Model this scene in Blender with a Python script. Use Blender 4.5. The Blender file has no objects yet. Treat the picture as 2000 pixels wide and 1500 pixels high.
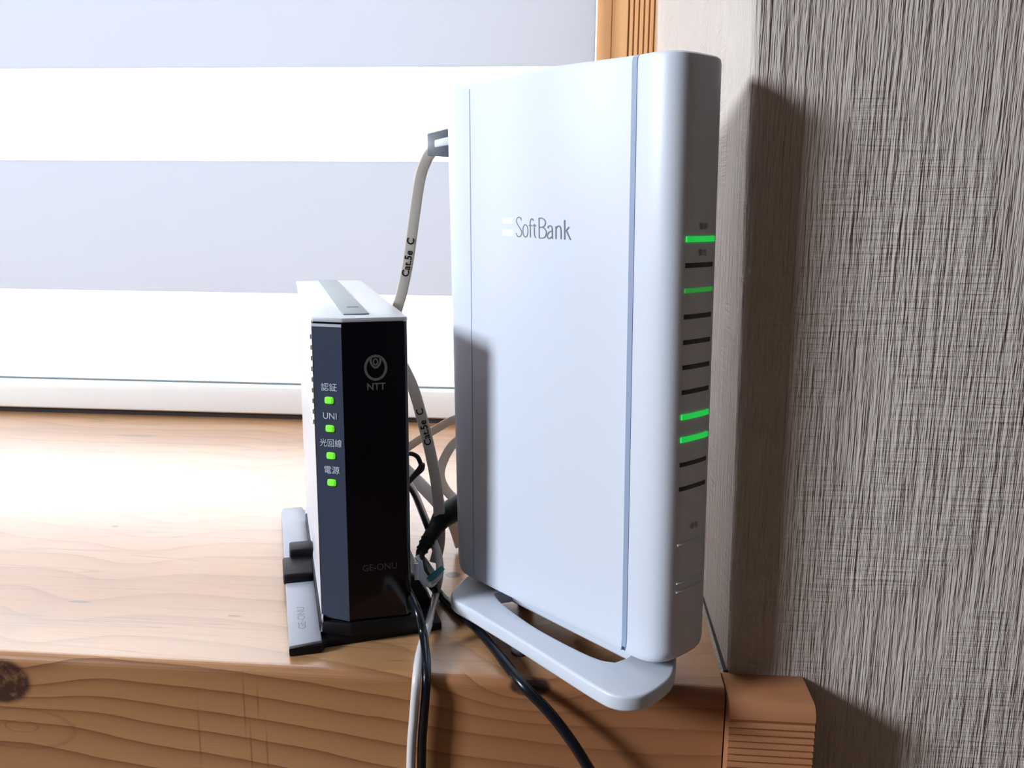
import bpy, bmesh, math
from mathutils import Vector, Matrix
import numpy as np

S = bpy.context.scene
COL = S.collection
# ------------------------------------------------------------------ camera
F_PX, YAW, PITCH, ROLL, CAMH = 1732.0, math.radians(4.66), math.radians(11.3), math.radians(0.464), 0.19
_fw = Vector((-math.sin(YAW)*math.cos(PITCH), math.cos(YAW)*math.cos(PITCH), -math.sin(PITCH)))
_rt0 = Vector((math.cos(YAW), math.sin(YAW), 0)); _up0 = _rt0.cross(_fw)
_rt = _rt0*math.cos(ROLL) + _up0*math.sin(ROLL); _up = -_rt0*math.sin(ROLL) + _up0*math.cos(ROLL)
CAM = Vector((0, 0, CAMH))
cd = bpy.data.cameras.new('camera'); cam = bpy.data.objects.new('camera', cd); COL.objects.link(cam)
cd.sensor_fit = 'HORIZONTAL'; cd.sensor_width = 36; cd.lens = F_PX/2000*36; cd.clip_start = 0.02
m = Matrix((_rt, _up, -_fw)).transposed().to_4x4(); m.translation = CAM; cam.matrix_world = m
S.camera = cam
# ------------------------------------------------------------------ world, lights, exposure
S.view_settings.view_transform = 'Standard'; S.view_settings.look = 'None'
S.view_settings.gamma = 1; S.view_settings.use_curve_mapping = False
S.view_settings.exposure = 0.0
w = bpy.data.worlds.new('world'); S.world = w; w.use_nodes = True
w.node_tree.nodes['Background'].inputs[0].default_value = (0.75, 0.86, 1.0, 1)
w.node_tree.nodes['Background'].inputs[1].default_value = 0.6

def area(name, loc, target, sx, sy, power, col):
    l = bpy.data.lights.new(name, 'AREA'); l.shape = 'RECTANGLE'; l.size = sx; l.size_y = sy
    l.energy = power; l.color = col
    o = bpy.data.objects.new(name, l); COL.objects.link(o); o.location = loc
    o.rotation_euler = (Vector(target)-Vector(loc)).to_track_quat('-Z', 'Y').to_euler()
    return o
WALLX = -2.2
WIN2 = Vector((WALLX, -0.73, 1.05))
area('daylight_blind_window', (-0.58, 0.90, 0.58), (-0.58, 0, 0.58), 1.14, 1.10, 38.0, (0.93, 0.96, 1.0))
area('daylight_room_window', WIN2 + Vector((-0.02, 0, 0)), WIN2 + Vector((1, 0, 0)), 0.60, 0.60, 114.0, (0.83, 0.91, 1.0))

# ------------------------------------------------------------------ picture -> place helpers
def ray(x, y): return _rt*((x-1000)/F_PX) - _up*((y-750)/F_PX) + _fw
def onz(x, y, z=0.0):
    d = ray(x, y); return CAM + d*((z-CAM.z)/d.z)
def ony(x, y, Y):
    d = ray(x, y); return CAM + d*((Y-CAM.y)/d.y)
def path(*pts): return [onz(p[1], p[2], p[3]) if p[0] == 'z' else ony(p[1], p[2], p[3]) for p in pts]

# ------------------------------------------------------------------ materials
class NB:
    def __init__(s, name):
        s.m = bpy.data.materials.new(name); s.m.use_nodes = True; s.t = s.m.node_tree
        s.b = s.t.nodes['Principled BSDF']; s.out = s.t.nodes['Material Output']
    def n(s, typ, **k):
        x = s.t.nodes.new(typ)
        for a, v in k.items(): setattr(x, a, v)
        return x
    def set(s, sock, v):
        if isinstance(v, bpy.types.NodeSocket): s.t.links.new(v, sock)
        else: sock.default_value = v
    def mt(s, op, a, b=0.0, c=0.0, clamp=False):
        x = s.n('ShaderNodeMath', operation=op, use_clamp=clamp)
        s.set(x.inputs[0], a); s.set(x.inputs[1], b)
        if len(x.inputs) > 2: s.set(x.inputs[2], c)
        return x.outputs[0]
    def mix(s, f, a, b):
        x = s.n('ShaderNodeMix', data_type='RGBA'); s.set(x.inputs[0], f)
        s.set(x.inputs[6], a if isinstance(a, bpy.types.NodeSocket) else (*a, 1)); s.set(x.inputs[7], b if isinstance(b, bpy.types.NodeSocket) else (*b, 1))
        return x.outputs[2]
    def coord(s, scale=(1, 1, 1), loc=(0, 0, 0)):
        if not hasattr(s, 'tc'): s.tc = s.n('ShaderNodeTexCoord').outputs['Object']
        mp = s.n('ShaderNodeMapping'); s.t.links.new(s.tc, mp.inputs[0])
        mp.inputs['Scale'].default_value = scale; mp.inputs['Location'].default_value = loc
        return mp.outputs[0]
    def noise(s, scale, detail=2, rough=.5, loc=(0, 0, 0), dist=0.0):
        x = s.n('ShaderNodeTexNoise'); s.t.links.new(s.coord(scale, loc), x.inputs['Vector'])
        x.inputs['Scale'].default_value = 1; x.inputs['Detail'].default_value = detail; x.inputs['Roughness'].default_value = rough
        x.inputs['Distortion'].default_value = dist
        return x.outputs['Fac']
    def xyz(s):
        x = s.n('ShaderNodeSeparateXYZ'); s.coord(); s.t.links.new(s.tc, x.inputs[0]); return x.outputs
    def step(s, v, lo, hi):
        x = s.n('ShaderNodeMapRange', interpolation_type='SMOOTHSTEP'); s.set(x.inputs[0], v)
        x.inputs[1].default_value = lo; x.inputs[2].default_value = hi; return x.outputs[0]
    def bump(s, h, dist, strength=1.0):
        x = s.n('ShaderNodeBump'); s.set(x.inputs['Height'], h); x.inputs['Distance'].default_value = dist; x.inputs['Strength'].default_value = strength
        s.t.links.new(x.outputs[0], s.b.inputs['Normal'])
    def p(s, col=None, rough=None, metal=None, **k):
        if col is not None: s.set(s.b.inputs['Base Color'], col if isinstance(col, bpy.types.NodeSocket) else (*col, 1))
        if rough is not None: s.set(s.b.inputs['Roughness'], rough)
        if metal is not None: s.b.inputs['Metallic'].default_value = metal
        for a, v in k.items(): s.set(s.b.inputs[a.replace('_', ' ')], v)
        return s.m

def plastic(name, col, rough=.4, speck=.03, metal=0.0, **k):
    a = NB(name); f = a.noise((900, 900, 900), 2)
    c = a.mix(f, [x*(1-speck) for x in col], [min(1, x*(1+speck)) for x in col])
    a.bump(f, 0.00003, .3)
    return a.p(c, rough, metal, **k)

def emissive(name, col, strength):
    a = NB(name); f = a.noise((300, 300, 300), 1)
    a.p(a.mix(f, [c*.8 for c in col], col), .3)
    a.b.inputs['Emission Color'].default_value = (*col, 1); a.b.inputs['Emission Strength'].default_value = strength
    return a.m

def ell(a, X, cx, A, ca, Y, cy, ry):
    """1 inside an ellipse, falling to 0: coordinates X/A and Y/ry"""
    dx = a.mt('DIVIDE', a.mt('SUBTRACT', X, cx), A); dy = a.mt('DIVIDE', a.mt('SUBTRACT', Y, cy), ry)
    d = a.mt('ADD', a.mt('MULTIPLY', dx, dx), a.mt('MULTIPLY', dy, dy))
    return a.mt('POWER', 2.718, a.mt('MULTIPLY', d, -ca))

def sill_wood():
    a = NB('pine_sill'); X, Y, Z = a.xyz()
    n1 = a.noise((4, 5, 5), 1, .4); n2 = a.noise((14, 60, 60), 3, .6, (3, 1, 2)); fine = a.noise((20, 900, 900), 3, .7, (1, 5, 2))
    # --- growth rings: one field through the board
    warp = a.mt('MULTIPLY', a.mt('SUBTRACT', n1, .5), 4.0)
    warp = a.mt('ADD', warp, a.mt('MULTIPLY', a.mt('SUBTRACT', n2, .5), 0.35))
    k1 = ell(a, X, -.243, .055, 1, Z, -.030, .030)
    k2 = ell(a, X, -.243, .030, 1, Z, -.011, .016)
    k3 = ell(a, X, -.0186, .030, 1, Z, -.003, .012)
    g = a.mt('MULTIPLY', Z, 95.0); g = a.mt('ADD', g, a.mt('MULTIPLY', Y, 40.0)); g = a.mt('ADD', g, warp)
    g = a.mt('ADD', g, a.mt('MULTIPLY', X, 3.0))
    g = a.mt('SUBTRACT', g, a.mt('MULTIPLY', k1, 1.5)); g = a.mt('ADD', g, a.mt('MULTIPLY', k2, 1.4)); g = a.mt('ADD', g, a.mt('MULTIPLY', k3, 1.6))
    fr = a.mt('FRACT', g)
    ring = a.mt('MULTIPLY', a.mt('POWER', fr, 7.0), a.mt('SUBTRACT', 1.0, a.step(fr, .975, 1.0)))
    ring2 = a.mt('POWER', fr, 1.5)
    tone = a.noise((3, 14, 14), 2, .5, (7, 3, 1))
    front = a.mt('SUBTRACT', 1.0, a.step(Y, .3325, .336))           # the face sawn along the edge shows bolder rings
    face = a.mt('ADD', a.mt('MULTIPLY', front, .75), .25)
    base = a.mix(a.step(tone, .35, .65), (.45, .222, .092), (.53, .29, .135))
    c = a.mix(a.mt('MULTIPLY', ring2, a.mt('MULTIPLY', face, .60)), base, (.25, .09, .032))
    c = a.mix(a.mt('MULTIPLY', ring, a.mt('MULTIPLY', face, .95)), c, (.05, .014, .006))
    c = a.mix(a.mt('MULTIPLY', a.step(fine, .45, .75), .30), c, (.30, .15, .07))
    red_shade = a.mt('MULTIPLY', a.step(X, -.12, .03), a.mt('MULTIPLY', front, .62))  # redder wood to the right, with modem and router shade painted in
    c = a.mix(red_shade, c, (.19, .058, .028))
    c = a.mix(a.mt('MULTIPLY', front, .40), c, (.36, .155, .065))
    # --- knots (centre x, y, z, rx, rz)
    for (kx, kz, rx, rz) in ((-.247, -.0125, .0135, .0105), (-.0186, -.0025, .0085, .0042)):
        d = a.mt('MULTIPLY', a.step(ell(a, X, kx, rx, 1, Z, kz, rz), .28, .5), front)
        ragged = a.step(a.noise((160, 160, 160), 3, .7), .30, .55)
        c = a.mix(a.mt('MULTIPLY', d, a.mt('ADD', .55, a.mt('MULTIPLY', ragged, .4))), c, (.030, .012, .012))
    for (kx, kz, rx, rz, st) in ((-.240, -.0335, .0075, .0028, .40), (-.240, -.0345, .024, .0095, .25)):
        e = ell(a, X, kx, rx, 1, Z, kz, rz); rim = a.mt('MULTIPLY', a.step(e, .30, .36), a.mt('SUBTRACT', 1.0, a.step(e, .36, .46)))
        c = a.mix(a.mt('MULTIPLY', a.mt('MULTIPLY', rim, front), st), c, (.10, .045, .022))
    for kx, z0, z1 in ((-.1395, -.030, -.006), (-.1335, -.022, -.010), (-.1305, -.050, -.030), (-.1600, -.045, -.022), (-.1375, -.05, -.028)):
        sx = ell(a, X, kx, .00035, 1, Z, (z0+z1)/2, (z1-z0)/2*1.1)
        c = a.mix(a.mt('MULTIPLY', a.mt('MULTIPLY', sx, front), .55), c, (.10, .04, .02))
    top = a.step(Z, -.002, -.0003)
    for (kx, ky, rx, ry, st, cc) in ((-.0656, .4334, .0042, .0042, 1, (.04, .012, .008)), (-.2416, .3836, .006, .0013, .8, (.14, .07, .04)), (-.1609, .3761, .0035, .0009, .8, (.14, .07, .04)),
        (-.2778, .484, .0022, .002, .8, (.12, .06, .05)), (-.1902, .5419, .003, .002, .7, (.16, .09, .06)), (-.4117, .6032, .010, .004, .45, (.25, .16, .10)), (-.3700, .69, .018, .004, .6, (.2, .11, .07)),
        (-.2568, .3629, .013, .022, .42, (.30, .20, .13)), (-.2516, .5861, .032, .020, .40, (.72, .50, .32)), (-.345, .385, .004, .002, .7, (.18, .09, .06))):
        d = a.mt('MULTIPLY', a.step(ell(a, X, kx, rx, 1, Y, ky, ry), .25, .6 if st > .5 else 1.0), top)
        c = a.mix(a.mt('MULTIPLY', d, st), c, cc)
    lines = a.noise((2.2, 75, 75), 2, .55, (2, 8, 4)); ln = a.mt('MULTIPLY', a.mt('SUBTRACT', 1.0, a.step(a.mt('ABSOLUTE', a.mt('SUBTRACT', lines, .5)), .0, .012)), top)
    c = a.mix(a.mt('MULTIPLY', ln, .5), c, (.22, .11, .06))
    a.bump(a.mt('ADD', a.mt('MULTIPLY', ring, -.6), fine), .00012, .5)
    return a.p(c, a.mt('ADD', .30, a.mt('MULTIPLY', fine, .12)), Coat_Weight=a.mt('SUBTRACT', 1.0, a.mt('MULTIPLY', front, .75)), Coat_Roughness=.24, Coat_IOR=1.5)

def frame_wood(name='pine_frame', vertical=True, c0=(.72, .38, .16), c1=(.82, .49, .24), dark=(.30, .12, .05), rough=.45):
    a = NB(name); sc = (260, 260, 6) if vertical else (6, 260, 260)
    f = a.noise(sc, 3, .6); t = a.noise((40, 40, 2) if vertical else (2, 40, 40), 2, .5, (3, 3, 3))
    c = a.mix(t, c0, c1); c = a.mix(a.mt('MULTIPLY', a.step(f, .55, .8), .5), c, dark)
    a.bump(f, .0002, .4); return a.p(c, rough)

def wall_paper():
    a = NB('textured_wallpaper')
    v1 = a.noise((400, 400, 20), 3, .65); v2 = a.noise((1100, 1100, 60), 2, .6, (5, 2, 1))
    h1 = a.noise((40, 40, 620), 2, .6, (9, 4, 4)); patch = a.step(a.noise((22, 22, 16), 2, .5, (2, 7, 3)), .48, .62)
    h = a.mt('ADD', a.mt('MULTIPLY', v1, 1.0), a.mt('MULTIPLY', v2, .45))
    h = a.mt('ADD', h, a.mt('MULTIPLY', a.mt('MULTIPLY', h1, patch), .55))
    c = a.mix(v1, (.455, .40, .362), (.525, .472, .435))
    a.bump(h, .0021, 1.0)
    return a.p(c, .8, Specular_IOR_Level=.2)

def paint(name, col, rough=.8, sc=60, d=.0004):
    a = NB(name); f = a.noise((sc, sc, sc), 3, .6); a.bump(f, d, .4)
    return a.p(a.mix(f, [c*.95 for c in col], col), rough)

def fabric(name, col, trans, tcol):
    a = NB(name); f = a.noise((500, 500, 1500), 2, .5); cl = a.noise((3, 3, 5), 2)
    dif = a.n('ShaderNodeBsdfDiffuse'); tr = a.n('ShaderNodeBsdfTranslucent'); mx = a.n('ShaderNodeMixShader')
    a.set(dif.inputs[0], a.mix(f, [c*.97 for c in col], col)); a.set(tr.inputs[0], a.mix(cl, [c*.96 for c in tcol], tcol)); mx.inputs[0].default_value = trans
    a.t.links.new(dif.outputs[0], mx.inputs[1]); a.t.links.new(tr.outputs[0], mx.inputs[2]); a.t.links.new(mx.outputs[0], a.out.inputs[0])
    return a.m

def glass():
    a = NB('window_glass'); return a.p((1, 1, 1), .02, Transmission_Weight=1.0, IOR=1.01)

M = dict(
    sill=sill_wood(), frame=frame_wood(), horn=frame_wood('pine_end_grain', False, (.34, .135, .06), (.42, .19, .09), (.15, .05, .025), .4),
    paper=wall_paper(), room=paint('room_paint', (.09, .065, .05)), ceil=paint('ceiling_paint', (.14, .11, .09)),
    floor=frame_wood('floor_boards', False, (.22, .11, .05), (.28, .15, .07)),
    opaque=fabric('opaque_blind_band', (.58, .585, .64), .38, (.545, .575, .615)), sheer=fabric('sheer_blind_band', (.9, .9, .9), .75, (.93, .95, .96)),
    hem=fabric('blind_hem', (.9, .92, .94), .55, (.90, .95, .98)),
    rail=plastic('white_rail', (.90, .90, .89), .35), glass=glass(),
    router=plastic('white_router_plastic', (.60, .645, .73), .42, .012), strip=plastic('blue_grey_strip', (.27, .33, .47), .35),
    core=plastic('dark_blue_core', (.10, .13, .22), .5), slot=plastic('black_slot', (.010, .008, .010), .4),
    ink=plastic('grey_ink', (.16, .18, .20), .5), white_ink=plastic('white_ink', (1, 1, 1), .5), dim=plastic('dark_grey_ink', (.20, .19, .19), .6),
    led=emissive('green_led', (.01, .62, .07), .75), led2=emissive('lime_led', (.16, .75, .04), .75), leddim=emissive('dim_green_led', (.03, .45, .06), .45),
    black=plastic('gloss_black', (.002, .002, .005), .12, .03, Specular_IOR_Level=.3), navy=plastic('navy_gloss', (.042, .056, .092), .3, .03),
    matt=plastic('matt_black', (.004, .004, .005), .5, Specular_IOR_Level=.22), silver=plastic('silver_plastic', (.52, .54, .60), .38, .03),
    modem=plastic('pale_grey_plastic', (.60, .59, .62), .42, .02), grey=plastic('mid_grey_plastic', (.22, .26, .28), .5),
    label=plastic('label_white', (.50, .56, .66), .5), logo=plastic('logo_grey', (.13, .13, .13), .4), faint=plastic('faint_grey', (.035, .035, .045), .4),
    cable=plastic('cream_cable', (.50, .46, .40), .45), wire=plastic('pale_wire', (.62, .62, .63), .35), cord=plastic('black_cord', (.005, .007, .012), .25, Specular_IOR_Level=.4), flange=plastic('dull_silver_plastic', (.37, .39, .45), .4),
    boot=plastic('dark_plug', (.035, .045, .07), .35), clear=plastic('clear_clip', (.55, .6, .65), .25), teal=plastic('teal_tie', (.05, .26, .30), .35),
    foot=plastic('rubber_foot', (.05, .05, .05), .8), gap=plastic('dark_gap', (.02, .012, .01), .8))

# ------------------------------------------------------------------ mesh helpers
def link(name, me, mat, parent=None, smooth=False):
    o = bpy.data.objects.new(name, me); COL.objects.link(o)
    if mat is not None: me.materials.clear(); me.materials.append(mat)
    if smooth:
        for p in me.polygons: p.use_smooth = True
    if parent: o.parent = parent
    return o
def mesh(name, vs, fs, mat, parent=None, smooth=False, fix=True):
    me = bpy.data.meshes.new(name); me.from_pydata([tuple(v) for v in vs], [], fs); me.validate()
    if fix:
        b = bmesh.new(); b.from_mesh(me); bmesh.ops.recalc_face_normals(b, faces=b.faces); b.to_mesh(me); b.free()
    o = link(name, me, mat, parent, False)
    if smooth: auto_smooth(o)
    return o
def auto_smooth(o, ang=35):
    for p in o.data.polygons: p.use_smooth = True
    b = bmesh.new(); b.from_mesh(o.data)
    for e in b.edges:
        if len(e.link_faces) == 2 and e.calc_face_angle(0) > math.radians(ang): e.smooth = False
    b.to_mesh(o.data); b.free()
def bevel_bm(b, w, seg=2):
    if w > 0: bmesh.ops.bevel(b, geom=[e for e in b.edges if len(e.link_faces) == 2 and e.calc_face_angle(0) > .3], offset=w, segments=seg, profile=.5, affect='EDGES', clamp_overlap=True)
def box(name, lo, hi, mat, parent=None, bev=0.0, seg=2):
    b = bmesh.new(); bmesh.ops.create_cube(b, size=1)
    for v in b.verts: v.co = Vector([lo[i] + (v.co[i]+.5)*(hi[i]-lo[i]) for i in range(3)])
    bevel_bm(b, bev, seg); me = bpy.data.meshes.new(name); b.to_mesh(me); b.free()
    o = link(name, me, mat, parent)
    if bev: auto_smooth(o, 50)
    return o
def prism(name, poly, z0, z1, mat, parent=None, bev=0.0, seg=2, axis='z'):
    def P(a, c, h): return (a, c, h) if axis == 'z' else ((h, a, c) if axis == 'x' else (a, h, c))
    n = len(poly); vs = [P(a, c, z0) for a, c in poly] + [P(a, c, z1) for a, c in poly]
    fs = [list(range(n))[::-1], list(range(n, 2*n))] + [[i, (i+1) % n, n+(i+1) % n, n+i] for i in range(n)]
    b = bmesh.new(); bv = [b.verts.new(v) for v in vs]
    for f in fs: b.faces.new([bv[i] for i in f])
    bmesh.ops.recalc_face_normals(b, faces=b.faces); bevel_bm(b, bev, seg)
    me = bpy.data.meshes.new(name); b.to_mesh(me); b.free(); o = link(name, me, mat, parent)
    if bev or n > 10: auto_smooth(o, 40)
    return o
def spline(pts, n=10):
    P = [Vector(p) for p in pts]; out = []
    P = [P[0]*2-P[1]] + P + [P[-1]*2-P[-2]]
    for i in range(1, len(P)-2):
        for k in range(n):
            t = k/n; a, b, c, d = P[i-1:i+3]
            out.append(.5*((2*b) + (c-a)*t + (2*a-5*b+4*c-d)*t*t + (3*b-a-3*c+d)*t**3))
    out.append(P[-2]); return out
def frames(pts, wide=None):
    out = []
    for i, p in enumerate(pts):
        t = (pts[min(i+1, len(pts)-1)] - pts[max(i-1, 0)]).normalized()
        if wide is None:
            u = t.cross(Vector((0.12, 1, .05))).normalized()
        else:
            wv = wide(p) if callable(wide) else wide
            u = t.cross(wv).normalized()       # wide = direction the flat face looks at
        out.append((p, t, u, u.cross(t).normalized()))
    return out
def tube(name, pts, r, mat, parent=None, n=12, sub=10, flat=None, wide=None):
    """round cable of radius r (number or list along the points); flat = half thickness of a ribbon cable whose half width is r"""
    sp = spline(pts, sub); fr = frames(sp, wide); vs = []; fs = []
    R = np.interp(np.linspace(0, 1, len(sp)), np.linspace(0, 1, len(r)), r) if isinstance(r, (list, tuple)) else [r]*len(sp)
    for (p, t, u, v), rr in zip(fr, R):
        for k in range(n):
            a = 2*math.pi*k/n; ca, sa = math.cos(a), math.sin(a)
            if flat:
                q = .35; ca = math.copysign(abs(ca)**q, ca); sa = math.copysign(abs(sa)**.6, sa)
                vs.append(p + u*ca*rr + v*sa*flat)
            else: vs.append(p + u*ca*rr + v*sa*rr)
    L = len(sp)
    for i in range(L-1):
        for k in range(n): fs.append([i*n+k, i*n+(k+1) % n, (i+1)*n+(k+1) % n, (i+1)*n+k])
    fs.append(list(range(n))[::-1]); fs.append([(L-1)*n+k for k in range(n)])
    o = mesh(name, vs, fs, mat, parent, smooth=False); auto_smooth(o, 60); return o
def text_mesh(txt, size, sx=1.0, bold=0.0):
    c = bpy.data.curves.new('txt', 'FONT'); c.body = txt; c.size = size; c.align_x = 'CENTER'; c.align_y = 'CENTER'; c.offset = bold; c.resolution_u = 4
    o = bpy.data.objects.new('txt', c); COL.objects.link(o); dg = bpy.context.evaluated_depsgraph_get()
    me = bpy.data.meshes.new_from_object(o.evaluated_get(dg)); bpy.data.objects.remove(o)
    vs = [(v.co.x*sx, v.co.y) for v in me.vertices]; fs = [list(p.vertices) for p in me.polygons]
    return vs, fs
def text_on(name, txt, size, place, mat, parent, sx=1.0, bold=0.0):
    vs, fs = text_mesh(txt, size, sx, bold)
    if not vs: return None
    return mesh(name, [place(a, b) for a, b in vs], fs, mat, parent, fix=False)
def ribbons(name, strokes, width, place, mat, parent):
    vs, fs = [], []
    for st in strokes:
        wd = width
        if isinstance(st, tuple): st, wd = st
        P = [Vector((a, b, 0)) for a, b in st]
        closed = (P[0]-P[-1]).length < 1e-9
        P = spline(P, 5) if len(P) > 2 else P
        b0 = len(vs)
        for i, p in enumerate(P):
            t = (P[min(i+1, len(P)-1)]-P[max(i-1, 0)])
            if closed and i in (0, len(P)-1): t = P[1]-P[-2]
            t.normalize(); q = Vector((-t.y, t.x, 0))*wd/2
            vs += [place(p.x+q.x, p.y+q.y), place(p.x-q.x, p.y-q.y)]
        for i in range(len(P)-1): fs.append([b0+2*i, b0+2*i+1, b0+2*i+3, b0+2*i+2])
    return mesh(name, vs, fs, mat, parent, fix=False)
def empty(name, loc, rz, label, cat, group=None):
    o = bpy.data.objects.new(name, None); COL.objects.link(o); o.location = loc; o.rotation_euler = (0, 0, rz); o.empty_display_size = .02
    o['label'] = label; o['category'] = cat
    if group: o['group'] = group
    return o
def tag(o, label, cat): o['label'] = label; o['category'] = cat; return o
def struct(o, label=None):
    o['kind'] = 'structure'
    if label: o['label'] = label; o['category'] = 'room part'
    return o

# ------------------------------------------------------------------ the room
WY = 0.3455; BACK = 0.795
ZF, ZC = -0.85, 1.75
LX = -1.22                              # left side of the window recess
# wall around the recess; its right hand corner is slightly rounded
def corner_poly(shift):
    r = .0035; x = .0605 + shift; pts = [(1.4, WY), (x+r, WY)]
    for k in range(1, 7):
        a = math.pi/2*k/6; pts.append((x+r - r*math.sin(a), WY+r - r*math.cos(a)))
    pts += [(.0570 + shift, BACK), (.0570+shift, BACK+.25), (1.4, BACK+.25)]
    return pts
pa, pb = corner_poly(.0025), corner_poly(-.0205); n = len(pa)
vs = [(x, y, -.0002) for x, y in pa] + [(x, y, 1.15) for x, y in pb]
wb = mesh('wall_back', vs, [list(range(n)), list(range(n, 2*n))] + [[i, (i+1) % n, n+(i+1) % n, n+i] for i in range(n)], M['paper'])
b = bmesh.new(); b.from_mesh(wb.data)
def bbox(b, lo, hi):
    g = bmesh.ops.create_cube(b, size=1)
    for v in g['verts']: v.co = Vector([lo[i] + (v.co[i]+.5)*(hi[i]-lo[i]) for i in range(3)])
bbox(b, (WALLX, WY, -.0002), (LX, BACK+.25, 1.15)); bbox(b, (WALLX, WY, 1.15), (1.4, BACK+.25, ZC)); bbox(b, (WALLX, WY, ZF), (1.4, BACK+.25, -.07)); bbox(b, (.0595, WY, -.07), (1.4, BACK+.25, -.0002)); bbox(b, (WALLX, WY, -.07), (LX-.02, BACK+.25, -.0002))
b.to_mesh(wb.data); b.free(); auto_smooth(wb, 40)
struct(wb, 'vertically ridged beige wallpaper around the window recess, ridged face at right of the router')
struct(box('wall_right', (1.4, -2.6, ZF), (1.5, WY, ZC), M['room'])); struct(box('wall_front', (WALLX, -2.7, ZF), (1.4, -2.6, ZC), M['room']))
struct(box('floor', (WALLX-.1, -2.7, ZF-.1), (1.5, WY, ZF), M['floor'])); struct(box('ceiling', (WALLX-.1, -2.7, ZC), (1.5, WY, ZC+.1), M['ceil']))
wl = bmesh.new(); hy, hz = .33, .33
for lo, hi in (((-.1, -2.7, ZF), (0, WIN2.y-hy, ZC)), ((-.1, WIN2.y+hy, ZF), (0, WY+.7, ZC)), ((-.1, WIN2.y-hy, ZF), (0, WIN2.y+hy, WIN2.z-hz)), ((-.1, WIN2.y-hy, WIN2.z+hz), (0, WIN2.y+hy, ZC))):
    bbox(wl, (WALLX+lo[0], lo[1], lo[2]), (WALLX+hi[0], hi[1], hi[2]))
me = bpy.data.meshes.new('wall_left'); wl.to_mesh(me); wl.free(); struct(link('wall_left', me, M['room']))
w2 = bmesh.new()
for lo, hi in (((-.04, -hy, -hz), (.01, -hy+.03, hz)), ((-.04, hy-.03, -hz), (.01, hy, hz)), ((-.04, -hy, -hz), (.01, hy, -hz+.03)), ((-.04, -hy, hz-.03), (.01, hy, hz))):
    bbox(w2, (WIN2.x+lo[0], WIN2.y+lo[1], WIN2.z+lo[2]), (WIN2.x+hi[0], WIN2.y+hi[1], WIN2.z+hi[2]))
me = bpy.data.meshes.new('window_2'); w2.to_mesh(me); w2.free(); win2 = struct(link('window_2', me, M['frame']))
box('pane', (WIN2.x-.075, WIN2.y-hy, WIN2.z-hz), (WIN2.x-.07, WIN2.y+hy, WIN2.z+hz), M['glass'], win2)

# ---- window behind the blind
w1 = bmesh.new(); FY = .778
def jamb_profile():
    p = [(.0040, BACK+.12), (.0040, FY+.002), (.0045, FY), (.0160, FY), (.0165, FY+.0012), (.0172, FY), (.0296, FY), (.0300, FY+.004), (.0310, FY+.004)]
    x = .0312
    while x < .0545:
        p += [(x, FY+.0005), (x+.0026, FY+.0005), (x+.0029, FY+.0035), (x+.0036, FY+.0035)]; x += .0042
    return p + [(.0562, FY+.002), (.0562, BACK+.12)]
jp = jamb_profile()
bbox(w1, (LX, BACK, -.06), (LX+.05, BACK+.12, 1.15)); bbox(w1, (LX, BACK, 1.10), (.055, BACK+.12, 1.15)); bbox(w1, (LX, BACK+.03, .0), (.055, BACK+.12, .025))
me = bpy.data.meshes.new('window_1'); w1.to_mesh(me); w1.free(); win1 = struct(link('window_1', me, M['frame']), 'orange pine window behind the striped blind')
prism('window_frame', jp, 0.0, 1.12, M['frame'], win1)['label'] = 'orange pine jamb with fine vertical grooves'
box('pane', (LX+.05, BACK+.115, .025), (.004, BACK+.119, 1.10), M['glass'], win1)

# ---- sill board with the projecting end block
def rounded_front(y0, z1, z0, yb, r=.0032):
    p = [(yb, z1), (y0+r, z1)]
    for k in range(1, 7):
        a = math.pi/2*k/6; p.append((y0+r-r*math.sin(a), z1-r+r*math.cos(a)))
    return p + [(y0, z0), (yb, z0)]
sp = rounded_front(.3308, 0.0, -.068, BACK+.02, .0042)
sill = prism('trim_1', sp, LX-.02, .0600, M['sill'], axis='x')
struct(sill, 'thick glossy pine windowsill with bold grain on its front edge')
hp = [(WY+.0005, 0.0), (.3262, 0.0), (.3235, -.0009), (.3218, -.0030), (.3213, -.0062)]
z = -.0075
while z > -.066:
    hp += [(.3222, z), (.3226, z-.0006), (.3216, z-.0012), (.3213, z-.0022)]; z -= .0029
hp += [(.3216, -.068), (WY+.0005, -.068)]
horn = prism('trim_2', hp, .0606, .0935, M['horn'], axis='x')
struct(horn, 'short pine end block of the windowsill with ridged front, against the wallpaper')
auto_smooth(horn, 60)

struct(box('trim_3', (.0616, WY+.001, -.0001), (.0634, .60, .0005), M['gap']), 'dark open joint between the sill and the side of the recess')

# ---- zebra blind
bl = empty('roller_blind', (0, .766, 0), 0, 'wide roller blind with alternating grey and glowing white stripes across the window', 'blind')
bands = [(.033, .066, 'hem')]; z = .066
bands.append((.066, .1133, 'sheer')); z = .1133; k = 0
while z < 1.06:
    h = .1137 if k % 2 == 0 else .0765
    bands.append((z, z+h, 'opaque' if k % 2 == 0 else 'sheer')); z += h; k += 1
for z0, z1, kd in bands:
    yo = {'opaque': 0, 'sheer': .0006, 'hem': -.0006}[kd]
    box({'opaque': 'grey_band', 'sheer': 'sheer_band', 'hem': 'hem_band'}[kd], (LX+.02, yo-.0003, z0), (.0025, yo+.0003, z1), M[kd], bl)
rp = [(-.006, .0045), (-.0085, .0060), (-.0090, .0120), (-.0088, .0235), (-.0070, .0290), (-.0040, .0312), (.0040, .0312), (.0075, .0290), (.0085, .0120), (.0080, .0045)]
prism('bottom_rail', rp, LX+.02, .0035, M['rail'], bl, bev=.0006, axis='x')['label'] = 'white rounded bottom rail'
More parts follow.
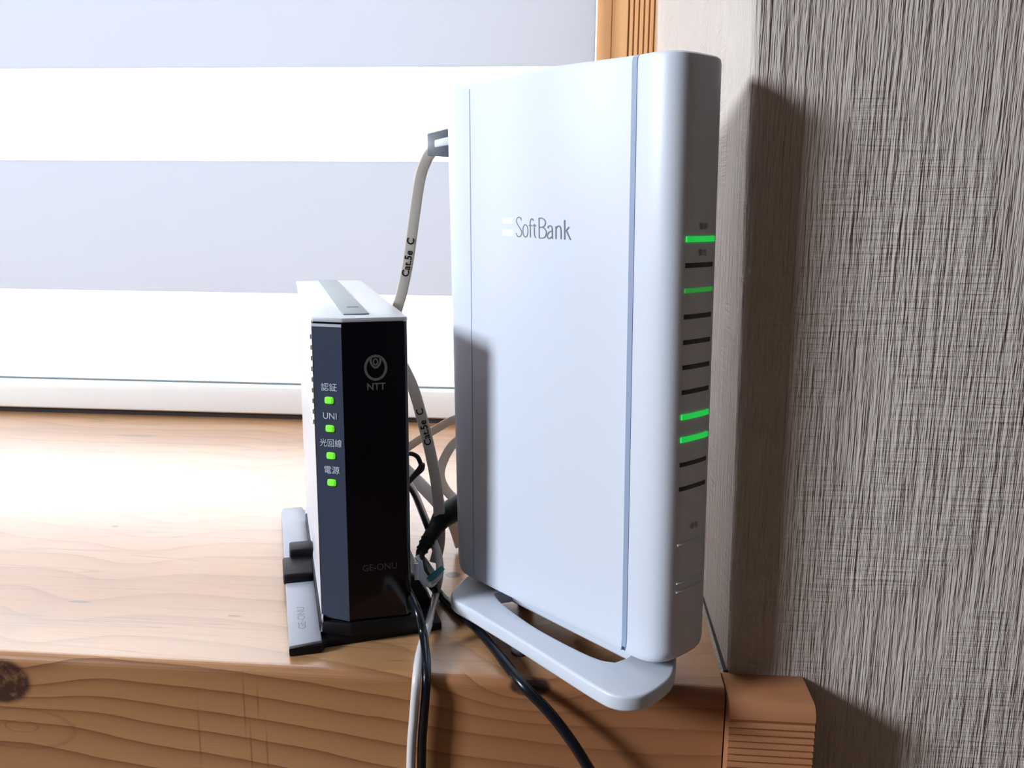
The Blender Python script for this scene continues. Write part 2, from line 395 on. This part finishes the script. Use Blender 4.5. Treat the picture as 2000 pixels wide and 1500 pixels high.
prism('rail_groove', [(-.0030, .0312), (.0020, .0312), (.0020, .0328), (-.0030, .0328)], LX+.021, .0025, M['grey'], bl, axis='x')
box('rail_gap_shade', (LX+.03, -.0045, .0), (.002, .006, .0046), M['gap'], bl)  # dark strip standing in for the shadow line under the rail
box('head_box', (LX+.01, -.03, 1.06), (.004, .03, 1.13), M['rail'], bl, bev=.003)

# ------------------------------------------------------------------ modem
MO = Vector((-.0737, .3648, 0)); MA = math.radians(20.08)
mo = empty('modem', MO, MA, 'small upright black-fronted fibre modem with four green lights in a silver stand', 'modem')
TZ = .144
# housing
prism('housing', [(-.0388, .0085), (-.0010, .0085), (-.0004, .012), (-.0004, .186), (-.0030, .189), (-.0360, .189), (-.0388, .186)], .010, .1425, M['modem'], mo, bev=.0008)
prism('top_cover', [(-.0392, .0066), (-.0274, .0001), (-.0012, .0001), (.0000, .0012), (.0000, .186), (-.0030, .1895), (-.0365, .1895), (-.0394, .187)], .1424, .1446, M['silver'], mo, bev=.0006)['label'] = 'bright silver top cover'
gs = box('top_strip', (-.0258, .0100, .1444), (-.0150, .1890, .1452), M['grey'], mo, bev=.0002); gs['label'] = 'grey inlaid strip'
box('strip_notch', (-.0222, .034, .1451), (-.0170, .0352, .14535), M['matt'], gs)
# black front with chamfer
fc = prism('front_cover', [(-.0394, .0100), (-.0394, .0066), (-.0274, 0), (-.0022, 0), (-.0006, .0006), (0, .0022), (0, .0100)], .0095, .1432, M['black'], mo, bev=.0009, seg=3); fc['label'] = 'glossy black front cover'
ch = Vector((-.0274+.0394, -.0066)); chl = ch.length; ch.normalize(); cn = Vector((ch.y, -ch.x))
if cn.y > 0: cn = -cn
def chp(a, z, e=.0): return (-.0394+ch.x*a+cn.x*e, .0066+ch.y*a+cn.y*e, z)
v8 = [chp(a, z, e) for e in (-.0004, .00025) for a, z in ((.0005, .0115), (chl-.0003, .0095+.001), (chl-.0003, .1412), (.0005, .1412))]
lp = mesh('light_panel', v8, [[0, 1, 2, 3], [4, 5, 6, 7], [0, 1, 5, 4], [1, 2, 6, 5], [2, 3, 7, 6], [3, 0, 4, 7]], M['navy'], mo); lp['label'] = 'slanted navy light panel with four green lights'
v8 = [chp(a, z, e) for e in (-.0002, .0005) for a, z in ((.0003, .1408), (chl-.0002, .1408), (chl-.0002, .1420), (.0003, .1420))]
mesh('light_edge', v8, [[0, 1, 2, 3], [4, 5, 6, 7], [0, 1, 5, 4], [1, 2, 6, 5], [2, 3, 7, 6], [3, 0, 4, 7]], M['silver'], mo)
for zl, am, w_, t, sx in ((.1097, .0071, .0036, '認証', 1.0), (.0975, .0071, .0036, 'UNI', 1.0), (.0856, .0071, .0036, '光回線', 1.0), (.0737, .0071, .0036, '電源', 1.0)):
    vs = []; fs = []; K = 12
    for e, sc in ((.0001, 1.12), (.0007, 1.0), (.0011, .7)):
        for k in range(K):
            a = 2*math.pi*k/K; ca, sa = math.cos(a), math.sin(a); q = .5
            vs.append(chp(am + math.copysign(abs(ca)**q, ca)*.0019*sc, zl + math.copysign(abs(sa)**q, sa)*.00145*sc, e))
    for j in range(2):
        for k in range(K): fs.append([j*K+k, j*K+(k+1) % K, (j+1)*K+(k+1) % K, (j+1)*K+k])
    fs.append([2*K+k for k in range(K)])
    mesh('indicator_light', vs, fs, M['led2'], lp, smooth=True)
    wide = .0040 if t == 'UNI' else .0037
    text_on('label_text', t, wide, lambda a, b, zl=zl, am=am: chp(am+a+.0002, zl+.0054+b, .00045), M['label'], lp, sx={'光回線': .92, 'UNI': .95}.get(t, 1.0), bold=.00002)
fp = lambda u0, z0: (lambda a, b: (u0+a, -.00012, z0+b))
oval = [(4.3*math.cos(t), 5.0*math.sin(t)-.2) for t in np.linspace(math.pi/2, math.pi*2.5, 25)]
oval[-1] = oval[0]
drop = [(-1.9, 4.3), (-2.0, 2.2), (-1.1, .5), (0, -.1), (1.1, .5), (2.0, 2.2), (1.9, 4.3)]
inner = [(.75*math.cos(t)*1.15, 1.25*math.sin(t)+2.3) for t in np.linspace(0, math.pi*2, 13)]; inner[-1] = inner[0]
mm = lambda L: [(a*.001, b*.001) for a, b in L]
ribbons('logo_emblem', [mm(oval), (mm(drop), .0009), (mm(inner), .0006)], .0011, fp(-.0139, .1236), M['logo'], fc)
text_on('logo_text', 'NTT', .0042, fp(-.0139, .1152), M['logo'], fc, sx=.95, bold=.00008)
text_on('model_text', 'GE-ONU', .0042, fp(-.0140, .0345), M['faint'], fc, sx=.95, bold=.00003)
# ridged left side
for k in range(9):
    zz = .1375 - k*.0046
    prism('side_ridge', [(-.0386, zz), (-.0399, zz-.0007), (-.0399, zz-.0024), (-.0386, zz-.0031)], .0098, .182, M['modem'], mo, axis='y')
for k in range(5):
    box('vent_slot', (-.0391, .13, .1335-k*.0075), (-.0386, .172, .1355-k*.0075), M['matt'], mo)
# stand
st = prism('stand', [(-.0541, -.0058), (-.0405, -.0058), (-.0385, -.0015), (.0138, .0026), (.0138, .150), (.006, .172), (-.0541, .172)], .0, .0038, M['matt'], mo, bev=.0006); st['label'] = 'black stand foot'
prism('stand_socket', [(-.0405, .0045), (-.0274, -.0018), (.0012, -.0014), (.0012, .150), (-.0405, .150)], .0038, .0100, M['matt'], mo, bev=.0008)
fl = prism('silver_flange', [(-.0541, -.0062), (-.0402, -.0040), (-.0398, .168), (-.0415, .176), (-.0530, .176), (-.0541, .170)], .0036, .0052, M['flange'], mo, bev=.0005); fl['label'] = 'silver flange with small print'
text_on('flange_text', 'GE-ONU', .0050, lambda a, b: (-.0478-b, .0200+a, .00528), M['grey'], fl, sx=1.2)
prism('flange_lip', [(-.0402, .0050), (-.0390, .0052), (-.0388, .0125), (-.0391, .0125)], .004, .165, M['silver'], mo, axis='y')
box('stand_clip', (-.0550, .0600, .0040), (-.0400, .0840, .0098), M['matt'], mo, bev=.0012)
box('stand_clip', (-.0512, .0830, .0040), (-.0390, .0960, .0135), M['matt'], mo, bev=.0012)
prism('clip_arm', [(.0010, .0040), (.0120, .0040), (.0112, .0085), (.0060, .0180), (.0010, .0210)], .020, .030, M['matt'], mo, bev=.0006, axis='y')

# ------------------------------------------------------------------ router
RO = Vector((-.0505, .3936, 0)); RA = -math.radians(44)
ro = empty('router', RO, RA, 'tall white wireless router on an oval foot with green lights down its edge', 'router')
CY = .0155; ZB, ZT = .0165, .2425
def prof():
    """closed outline of the case, from the rear seam on the near side forward and round"""
    near = []
    for s in np.linspace(0, .0960, 41):
        t = (s-.048)/.048; near.append((s, -CY - .0042*(1-t*t)**2))
    fr = []
    for a in np.linspace(0, math.pi, 41)[1:-1]:
        e = 2/3.5; c, s_ = math.cos(a), math.sin(a)
        fr.append((.0960+.0182*abs(s_)**e, -CY*math.copysign(abs(c)**e, c)))
    far = [(s, -y) for s, y in near[::-1]]
    re = []
    for a in np.linspace(0, math.pi, 33)[1:-1]:
        e = 2/3.0; c, s_ = math.cos(a), math.sin(a)
        re.append((-.0200*abs(s_)**e, CY*math.copysign(abs(c)**e, c)))
    pts = near + fr + far + re
    return [Vector((x, y+CY)) for x, y in pts], len(near), len(fr), len(far), len(re)
PR, nN, nF, nA, nR = prof(); NP = len(PR)
PN = []
for i in range(NP):
    t = (PR[(i+1) % NP]-PR[i-1]).normalized(); PN.append(Vector((t.y, -t.x)))
LEV = [(ZB, .0008, .86), (ZB+.0003, .0003, .89), (ZB+.0010, .0001, .93), (ZB+.0028, 0, .97), (ZB+.0060, 0, 1), (.08, 0, 1), (.16, 0, 1), (ZT-.0025, 0, 1), (ZT-.0010, .0004, 1), (ZT-.0003, .0012, .995), (ZT, .0024, .99)]
def warp(x, y, z):
    f = (z-ZB)/(ZT-ZB); u = x/.0945
    ds = (1-f)*(.0023-.0010*u) + f*(-.0023+.0013*u); dn = (1-f)*(.0007-.0011*u) + f*(-.0008+.0029*u)
    return (x+ds, y-dn, z)
def pt(i, z, d, k, base=0.0):
    p = PR[i % NP] - PN[i % NP]*(d+base); x = p.x
    f = (z-ZB)/(ZT-ZB); y = p.y
    if x > .085: x = .085+(x-.085)*k*(1-.02*f)
    elif x < .0: x = x*k*(1+.32*f)
    if 0 < x < .096: y -= (PR[i % NP].y - (0 if p.y < CY else 2*CY))*(1-f)*.95
    return warp(x, y, z)
def shell(name, idx, mat, th=.0012, out=0.0, levels=LEV, parent=None, closed=False):
    vs, fs = [], []; m_ = len(idx)
    if closed:
        for z, d, k in levels: vs += [pt(i, z, d, k, -out) for i in idx]
        for j in range(len(levels)-1):
            for i in range(m_): fs.append([j*m_+i, j*m_+(i+1) % m_, (j+1)*m_+(i+1) % m_, (j+1)*m_+i])
        fs.append(list(range(m_))); fs.append([(len(levels)-1)*m_+i for i in range(m_)])
    else:
        for z, d, k in levels: vs += [pt(i, z, d, k, -out) for i in idx] + [pt(i, z, d, k, th) for i in idx[::-1]]
        W = 2*m_
        for j in range(len(levels)-1):
            for i in range(W): fs.append([j*W+i, j*W+(i+1) % W, (j+1)*W+(i+1) % W, (j+1)*W+i])
        L = (len(levels)-1)*W
        for i in range(m_-1):
            fs.append([i, i+1, W-2-i, W-1-i]); fs.append([L+i, L+i+1, L+W-2-i, L+W-1-i])
    o = mesh(name, vs, fs, mat, parent or ro); auto_smooth(o, 30); return o
inner_lev = [(z if 0 < j < len(LEV)-1 else (ZB+.0002 if j == 0 else ZT-.0001), d, k) for j, (z, d, k) in enumerate(LEV)]
ic = shell('inner_case', list(range(NP)), M['core'], out=-.0010, levels=inner_lev, closed=True)
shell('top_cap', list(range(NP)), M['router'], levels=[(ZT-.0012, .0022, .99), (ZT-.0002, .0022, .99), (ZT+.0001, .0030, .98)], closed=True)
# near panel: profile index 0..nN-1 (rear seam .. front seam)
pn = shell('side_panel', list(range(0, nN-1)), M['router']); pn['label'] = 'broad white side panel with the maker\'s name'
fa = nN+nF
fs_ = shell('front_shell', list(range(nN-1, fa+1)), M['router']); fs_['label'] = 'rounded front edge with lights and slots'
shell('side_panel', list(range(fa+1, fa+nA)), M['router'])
# rear shell, set back a hair from the panel so that the seam shows
for v in (0,):
    idx = [fa+nA-1] + list(range(fa+nA, NP)) + [0]
    rs = shell('rear_shell', idx, M['router'], out=-.00015)
strip = shell('accent_strip', [nN-2, nN-1], M['strip'], out=.00025, levels=[(z, d, k) for z, d, k in LEV if z > ZB+.001]); strip['label'] = 'blue-grey vertical strip'
sv = []
for z in (ZB+.003, ZT-.003): sv += [warp(a, b_, z) for a, b_ in ((-.0002, -.00012), (.0002, -.00012), (.0002, .0005), (-.0002, .0005))]
mesh('seam_line', sv, [[0, 1, 2, 3], [4, 5, 6, 7], [0, 1, 5, 4], [1, 2, 6, 5], [2, 3, 7, 6], [3, 0, 4, 7]], M['strip'], ro)
# lights and slots down the front edge
fidx = [i for i in range(nN, fa) if abs(PR[i].y-CY) < .0088]
for z, kd in ((.1793, 'on'), (.1701, 'off'), (.1612, 'mid'), (.1518, 'off'), (.1426, 'off'), (.1334, 'off'), (.1242, 'off'), (.1150, 'on'), (.1064, 'on'), (.0968, 'off'), (.0874, 'off')):
    h = {'on': .0010, 'mid': .0008, 'off': .00088}[kd]; o_ = {'on': .0006, 'mid': .0004, 'off': .0001}[kd]
    o = shell('indicator_light' if kd != 'off' else 'indicator_slot', fidx, {'on': M['led'], 'mid': M['leddim'], 'off': M['slot']}[kd], out=o_, levels=[(z-h, .0001, 1), (z-h*.8, 0, 1), (z+h*.8, 0, 1), (z+h, .0001, 1)], parent=fs_)
for z in (.0655, .0500, .0465):
    shell('edge_ridge', fidx, M['router'], out=.0006, levels=[(z-.0004, .0004, 1), (z, 0, 1), (z+.0004, .0004, 1)], parent=fs_)
def tipx(y):
    best = min(range(nN, fa), key=lambda i: abs(PR[i].y-y)); return PR[best].x
for z, t in ((.1836, '電源'), (.1744, '警告'), (.0715, '通信')):
    text_on('edge_text', t, .0024, lambda a, b, z=z: warp(.085+(tipx(CY+.0010+a)-.085)*(1-.02*(z-ZB)/(ZT-ZB))+.0003, CY+.0010+a, z+b), M['dim'], fs_, bold=.00002)
# lettering on the panel
def ps(x): return .0325 + (x-1017)*.000297
def pz(x, y): return .1811 - (y-447)*.000208 + (x-1017)*6.7e-6
def on_panel(X, Y, e=.00012):
    x, y = 960+X/10, 400+Y/10; s = ps(x); t = (s-.048)/.048
    z = pz(x, y); f = (z-ZB)/(ZT-ZB)
    return warp(s+.0010, -.0042*(1-t*t)**2*(.05+.95*f) - e, z)
el = [(782+55*math.cos(t), 507+118*math.sin(t)) for t in np.linspace(0, 2*math.pi, 21)]; el[-1] = el[0]
letters = {
    'S': [[(697, 305), (680, 262), (640, 245), (600, 268), (587, 315), (605, 375), (650, 440), (690, 500), (700, 550), (680, 600), (640, 622), (600, 605), (580, 550)]],
    'o': [el],
    'f': [[(888, 632), (888, 500), (886, 340), (905, 290), (930, 277), (955, 312)], [(855, 402), (925, 404)]],
    't': [[(972, 372), (970, 480), (972, 570), (985, 615), (1003, 640)], [(938, 404), (1012, 408)]],
    'B': [[(1068, 265), (1068, 640)], [(1066, 268), (1130, 270), (1183, 310), (1190, 370), (1160, 425), (1075, 440)], [(1075, 440), (1150, 442), (1200, 500), (1206, 560), (1180, 620), (1130, 640), (1064, 640)]],
    'a': [[(1238, 458), (1248, 422), (1285, 410), (1315, 442), (1320, 550), (1322, 652)], [(1318, 505), (1260, 530), (1230, 580), (1235, 628), (1262, 650), (1318, 605)]],
    'n': [[(1387, 420), (1387, 657)], [(1388, 465), (1410, 428), (1445, 415), (1472, 450), (1478, 540), (1480, 657)]],
    'k': [[(1543, 305), (1543, 665)], [(1622, 432), (1558, 510)], [(1570, 495), (1645, 668)]]}
ribbons('name_lettering', [s for l in letters.values() for s in l], 21, on_panel, M['ink'], pn)['label'] = 'thin grey serif lettering'
for y0, y1 in ((250, 365), (485, 600)):
    q = [on_panel(x, y, e) for e in (.00002, .00016) for x, y in ((245, y0), (500, y0+5), (500, y1+5), (245, y1))]
    mesh('emblem_bar', q, [[0, 1, 2, 3], [4, 5, 6, 7], [0, 1, 5, 4], [1, 2, 6, 5], [2, 3, 7, 6], [3, 0, 4, 7]], M['white_ink'], pn)
# oval foot with two openings
def smooth2(L, n=6): return [(p.x, p.y) for p in spline([Vector((a, b, 0)) for a, b in L], n)]
half = [(-.0078, .0100), (-.0082, .0070), (-.0040, -.0030), (.0056, -.0152), (.0240, -.0166), (.0480, -.0178), (.0800, -.0200), (.1030, -.0214), (.1110, -.0204), (.1158, -.0160), (.1174, -.0095), (.1160, .0020), (.1130, .0090), (.1060, .0190), (.0960, .0280), (.0820, .0340), (.0600, .0370), (.0300, .0360), (.0040, .0290)]
outer = smooth2(half + [half[0]])[:-1]
slot = smooth2([(.0150, -.0005), (.0240, .0034), (.0400, .0066), (.0560, .0084), (.0760, .0086), (.0890, .0074), (.0955, .0040)]) + [(.0965, -.0030), (.0945, -.0110), (.0170, -.0110), (.0150, -.0060)]
slot_n = [(s, -n_) for s, n_ in slot]; slot_f = [(.030, .0275), (.075, .0275), (.075, .0310), (.030, .0310)]
cu = bpy.data.curves.new('ring', 'CURVE'); cu.dimensions = '2D'; cu.fill_mode = 'BOTH'; cu.extrude = .0020; cu.bevel_depth = .0012; cu.bevel_resolution = 3
for L in (outer, slot_n, slot_f):
    sp_ = cu.splines.new('POLY'); sp_.points.add(len(L)-1); sp_.use_cyclic_u = True
    for q, (a, b_) in zip(sp_.points, L): q.co = (a, b_, 0, 1)
tmp = bpy.data.objects.new('tmp', cu); COL.objects.link(tmp)
me = bpy.data.meshes.new_from_object(tmp.evaluated_get(bpy.context.evaluated_depsgraph_get())); bpy.data.objects.remove(tmp)
for v in me.vertices: v.co.z += .0103
b = bmesh.new(); b.from_mesh(me); bmesh.ops.remove_doubles(b, verts=b.verts, dist=1e-5)
b.to_mesh(me); b.free()
foot = link('foot_ring', me, M['router'], ro); auto_smooth(foot, 40); foot['label'] = 'oval white foot with an open slot beside the case'
prism('foot_post', [(.040, .0145), (.098, .0145), (.096, .0230), (.040, .0230)], .0125, ZB+.001, M['core'], ro)
for s_, y_ in ((.014, -.008), (.046, -.010), (.012, .024), (.045, .030)):
    prism('foot_pad', [(s_+.004*math.cos(a), y_+.004*math.sin(a)) for a in np.linspace(0, 2*math.pi, 17)[:-1]], 0, .0073, M['foot'], foot)

# ------------------------------------------------------------------ cables
TOCAM = lambda p: (p-CAM).normalized()
# network cable into the top of the router
d_ = Vector((-.7193, .6947, 0)); tip = Vector((-.0540, .4187, .2190))
lanp = [tip + d_*.0285 + Vector((0, 0, -.0015))] + path(('y', 833, 312, .443), ('y', 820, 350, .443), ('y', 808, 430, .442), ('y', 797, 510, .441), ('y', 785, 570, .440), ('y', 772, 625, .438), ('y', 778, 690, .430), ('y', 806, 755, .424), ('y', 825, 820, .420), ('y', 842, 890, .418), ('y', 853, 950, .416), ('y', 858, 1010, .414), ('y', 858, 1060, .412), ('y', 850, 1098, .412))
lan = empty('network_cable', lanp[-1], 0, 'cream flat network cable plugged high into the router back, printed in black', 'cable')
def local(pts, o): return [Vector(p)-o.location for p in pts]
tube('cable_jacket', local(lanp, lan), .0028, M['cable'], lan, n=16, flat=.0011, wide=lambda p: (p+lan.location-CAM).normalized())
def along(spts, txt, size, c, mat, parent, flip=False):
    """print text on the camera side of the flat cable, centred at index fraction c, running up or down the path"""
    fr = frames(spts, lambda p: (p+lan.location-CAM).normalized())
    L = [0]
    for i in range(1, len(spts)): L.append(L[-1]+(spts[i]-spts[i-1]).length)
    vs, fs = text_mesh(txt, size, 1.0, .00008); out = []
    for a, b_ in vs:
        s = c + (a if flip else -a); i = max(0, min(len(L)-2, int(np.searchsorted(L, s))-1)); f = (s-L[i])/(L[i+1]-L[i])
        p, t, u, v = fr[i]; p = spts[i].lerp(spts[i+1], f)
        nrm = (p+lan.location-CAM).normalized(); lat = t.cross(nrm).normalized()
        out.append(p - nrm*.00125 + lat*(-b_ if not flip else b_))
    return mesh('cable_print', out, fs, mat, parent, fix=False)
lsp = spline(local(lanp, lan), 10)
def arc_at(py):
    L = 0; prev = lsp[0]; best = (1e9, 0)
    for p in lsp:
        L += (p-prev).length; prev = p
        c = p+lan.location-CAM; yy = 750 - F_PX*c.dot(_up)/c.dot(_fw)
        if abs(yy-py) < best[0]: best = (abs(yy-py), L)
    return best[1]
along(lsp, 'Cat.5e  C', .0050, arc_at(505), M['matt'], lan)
along(lsp, 'Cat.5e  C', .0048, arc_at(833), M['matt'], lan)
# plug (boot, clip)
sd = Vector((.6947, .7193, 0))
def plugbox(name, a0, a1, h0, h1, w0, w1, zc0, zc1, mat):
    vs = []
    for a, h, w_, zc in ((a0, h0, w0, zc0), (a1, h1, w1, zc1)):
        for s1, s2 in ((-1, -1), (1, -1), (1, 1), (-1, 1)):
            vs.append(tip + d_*a + sd*(w_/2*s1) + Vector((0, 0, zc + h/2*s2)) - lan.location)
    b = bmesh.new(); bv = [b.verts.new(v) for v in vs]
    for f in ((0, 1, 2, 3), (4, 5, 6, 7), (0, 1, 5, 4), (1, 2, 6, 5), (2, 3, 7, 6), (3, 0, 4, 7)): b.faces.new([bv[i] for i in f])
    bmesh.ops.recalc_face_normals(b, faces=b.faces); bevel_bm(b, .0007); me = bpy.data.meshes.new(name); b.to_mesh(me); b.free()
    o = link(name, me, mat, lan); auto_smooth(o, 50); return o
pl = plugbox('plug_boot', -.002, .0285, .0150, .0105, .012, .0085, .0, .0, M['boot']); pl['label'] = 'dark blue plug boot'
c1 = plugbox('plug_clip', .004, .0215, .0040, .0036, .0128, .0104, .001, .0, M['clear']); c1['label'] = 'clear plug clip'

# coil of flat cable behind, between modem and router
coil = path(('y', 775, 890, .55), ('y', 805, 868, .55), ('y', 845, 842, .545), ('y', 890, 818, .54), ('y', 935, 812, .53), ('y', 950, 835, .50), ('y', 915, 848, .49), ('y', 885, 868, .485), ('y', 866, 900, .48), ('y', 860, 930, .475), ('y', 872, 958, .47), ('y', 900, 985, .46), ('y', 925, 1010, .45))
cl = tube('coiled_cable', coil, .0026, M['cable'], None, n=12, flat=.0010, wide=lambda p: (p-CAM).normalized()); tag(cl, 'cream flat cable looped loosely in the gap behind the black plug', 'cable')
gc = tube('flat_cable', path(('y', 770, 895, .46), ('y', 800, 925, .455), ('y', 830, 955, .45), ('y', 858, 985, .445), ('y', 885, 1020, .44), ('z', 900, 1065, .003)), .0034, M['wire'], None, n=12, flat=.0010, wide=lambda p: (p-CAM).normalized()); tag(gc, 'pale grey flat cable crossing low behind the printed cream cable', 'cable')
# white cable down over the edge
wc = tube('white_cable', path(('y', 785, 925, .43), ('y', 808, 960, .425), ('y', 825, 1000, .418), ('y', 842, 1045, .410), ('y', 856, 1085, .402), ('y', 859, 1120, .396), ('z', 851, 1162, .0035), ('z', 838, 1215, .0035), ('z', 824, 1262, .0035), ('z', 817, 1295, .0035), ('y', 813, 1335, .3262), ('y', 808, 1400, .3255), ('y', 803, 1470, .3255), ('y', 801, 1600, .3255)) + [ony(800, 1720, .3255), ony(800, 1900, .3255), Vector((-.068, .327, -.28)), Vector((-.078, .330, -.55)), Vector((-.07, .31, -.84))], .0019, M['wire']); tag(wc, 'thin white cable hanging over the sill edge below the modem', 'cable')
# black cables
bc = tube('black_cable', path(('y', 790, 1140, .372), ('y', 803, 1165, .366), ('y', 817, 1198, .357), ('z', 827, 1240, .0072), ('z', 832, 1280, .0048), ('z', 833, 1308, .0026), ('y', 832, 1345, .3270), ('y', 828, 1400, .3262), ('y', 824, 1460, .3262), ('y', 823, 1600, .3262)) + [ony(823, 1720, .3262), ony(823, 1900, .3262), Vector((-.060, .327, -.28)), Vector((-.069, .330, -.55)), Vector((-.05, .31, -.84))], .0019, M['cord']); tag(bc, 'black cable hanging over the sill edge beside the white one', 'cable')
bw = tube('black_wire', path(('y', 780, 930, .424), ('y', 802, 955, .420), ('y', 818, 985, .416), ('y', 830, 1018, .410), ('y', 838, 1045, .415), ('y', 850, 1080, .42)), .0011, M['cord']); tag(bw, 'thin black wire curving down behind the black plug', 'wire')
wt = empty('wire_tie', ony(800, 935, .40), 0, 'small black wire loop sticking out beside the modem above the plug', 'cable tie')
tube('loop', local(path(('y', 788, 888, .402), ('y', 803, 886, .402), ('y', 815, 892, .402), ('y', 821, 904, .402), ('y', 822, 910, .402)), wt), .0011, M['cord'], wt)
tube('tail', local(path(('y', 824, 905, .402), ('y', 822, 915, .402), ('y', 810, 928, .402), ('y', 795, 945, .402)), wt), [.0015, .0018, .0014, .0012], M['cord'], wt)
# power plug and cord
cpts = path(('y', 821, 1078, .4000), ('y', 822, 1098, .396), ('y', 834, 1128, .392), ('z', 858, 1160, .0030), ('z', 893, 1194, .0024), ('z', 930, 1226, .0024), ('z', 962, 1262, .0024), ('z', 992, 1302, .0024), ('y', 1024, 1341, .3268), ('y', 1066, 1384, .3230), ('y', 1105, 1432, .3200), ('y', 1142, 1488, .3180), ('y', 1200, 1590, .3160)) + [ony(1240, 1690, .316), ony(1270, 1830, .317), Vector((.045, .318, -.24)), Vector((.040, .322, -.40)), Vector((.045, .31, -.84))]
pc = empty('power_cord', cpts[3], 0, 'black power cord from the router\'s low plug, running under its foot and over the edge', 'cable')
tube('cord', local(cpts, pc), .0022, M['cord'], pc)
pp = path(('y', 905, 985, .428), ('y', 886, 996, .424), ('y', 866, 1010, .418), ('y', 852, 1030, .412), ('y', 836, 1054, .405), ('y', 821, 1080, .4000))
tube('plug', local(pp, pc), [.0060, .0062, .0056, .0040, .0033, .0024], M['matt'], pc, n=16)
for f, r in ((.80, .0036), (.87, .0034), (.94, .0031)):
    sp_ = spline(pp, 10); i = int(f*(len(sp_)-1)); p0, p1 = sp_[i]-pc.location, sp_[i+1]-pc.location
    tube('grip_ring', [p0, p0.lerp(p1, .9)], r, M['matt'], pc, sub=1)
# twist tie
tw = empty('twist_tie', onz(838, 1135, 0), 0, 'teal and white twist tie wrapped around the cables beside the modem', 'cable tie')
tube('tie_band', local(path(('y', 816, 1096, .388), ('y', 820, 1118, .387), ('y', 832, 1134, .386), ('y', 842, 1138, .387), ('y', 846, 1128, .395), ('y', 834, 1108, .402), ('y', 822, 1092, .398), ('y', 816, 1096, .388)), tw), .0022, M['clear'], tw, flat=.0004, wide=lambda p: (p+tw.location-CAM).normalized())
tube('tie_tail', local(path(('y', 838, 1132, .386), ('y', 850, 1122, .386), ('y', 866, 1108, .387)), tw), [.0014, .0017, .0011], M['teal'], tw, flat=.0005, wide=lambda p: (p+tw.location-CAM).normalized())
tube('tie_tail', local(path(('y', 836, 1136, .387), ('y', 850, 1133, .387), ('y', 864, 1124, .388)), tw), [.0014, .0014, .0006], M['wire'], tw, flat=.0005, wide=lambda p: (p+tw.location-CAM).normalized())
tube('tie_end', local(path(('y', 813, 1100, .380), ('y', 813, 1116, .380), ('y', 814, 1132, .380)), tw), .0010, M['silver'], tw, flat=.0005, wide=lambda p: (p+tw.location-CAM).normalized())
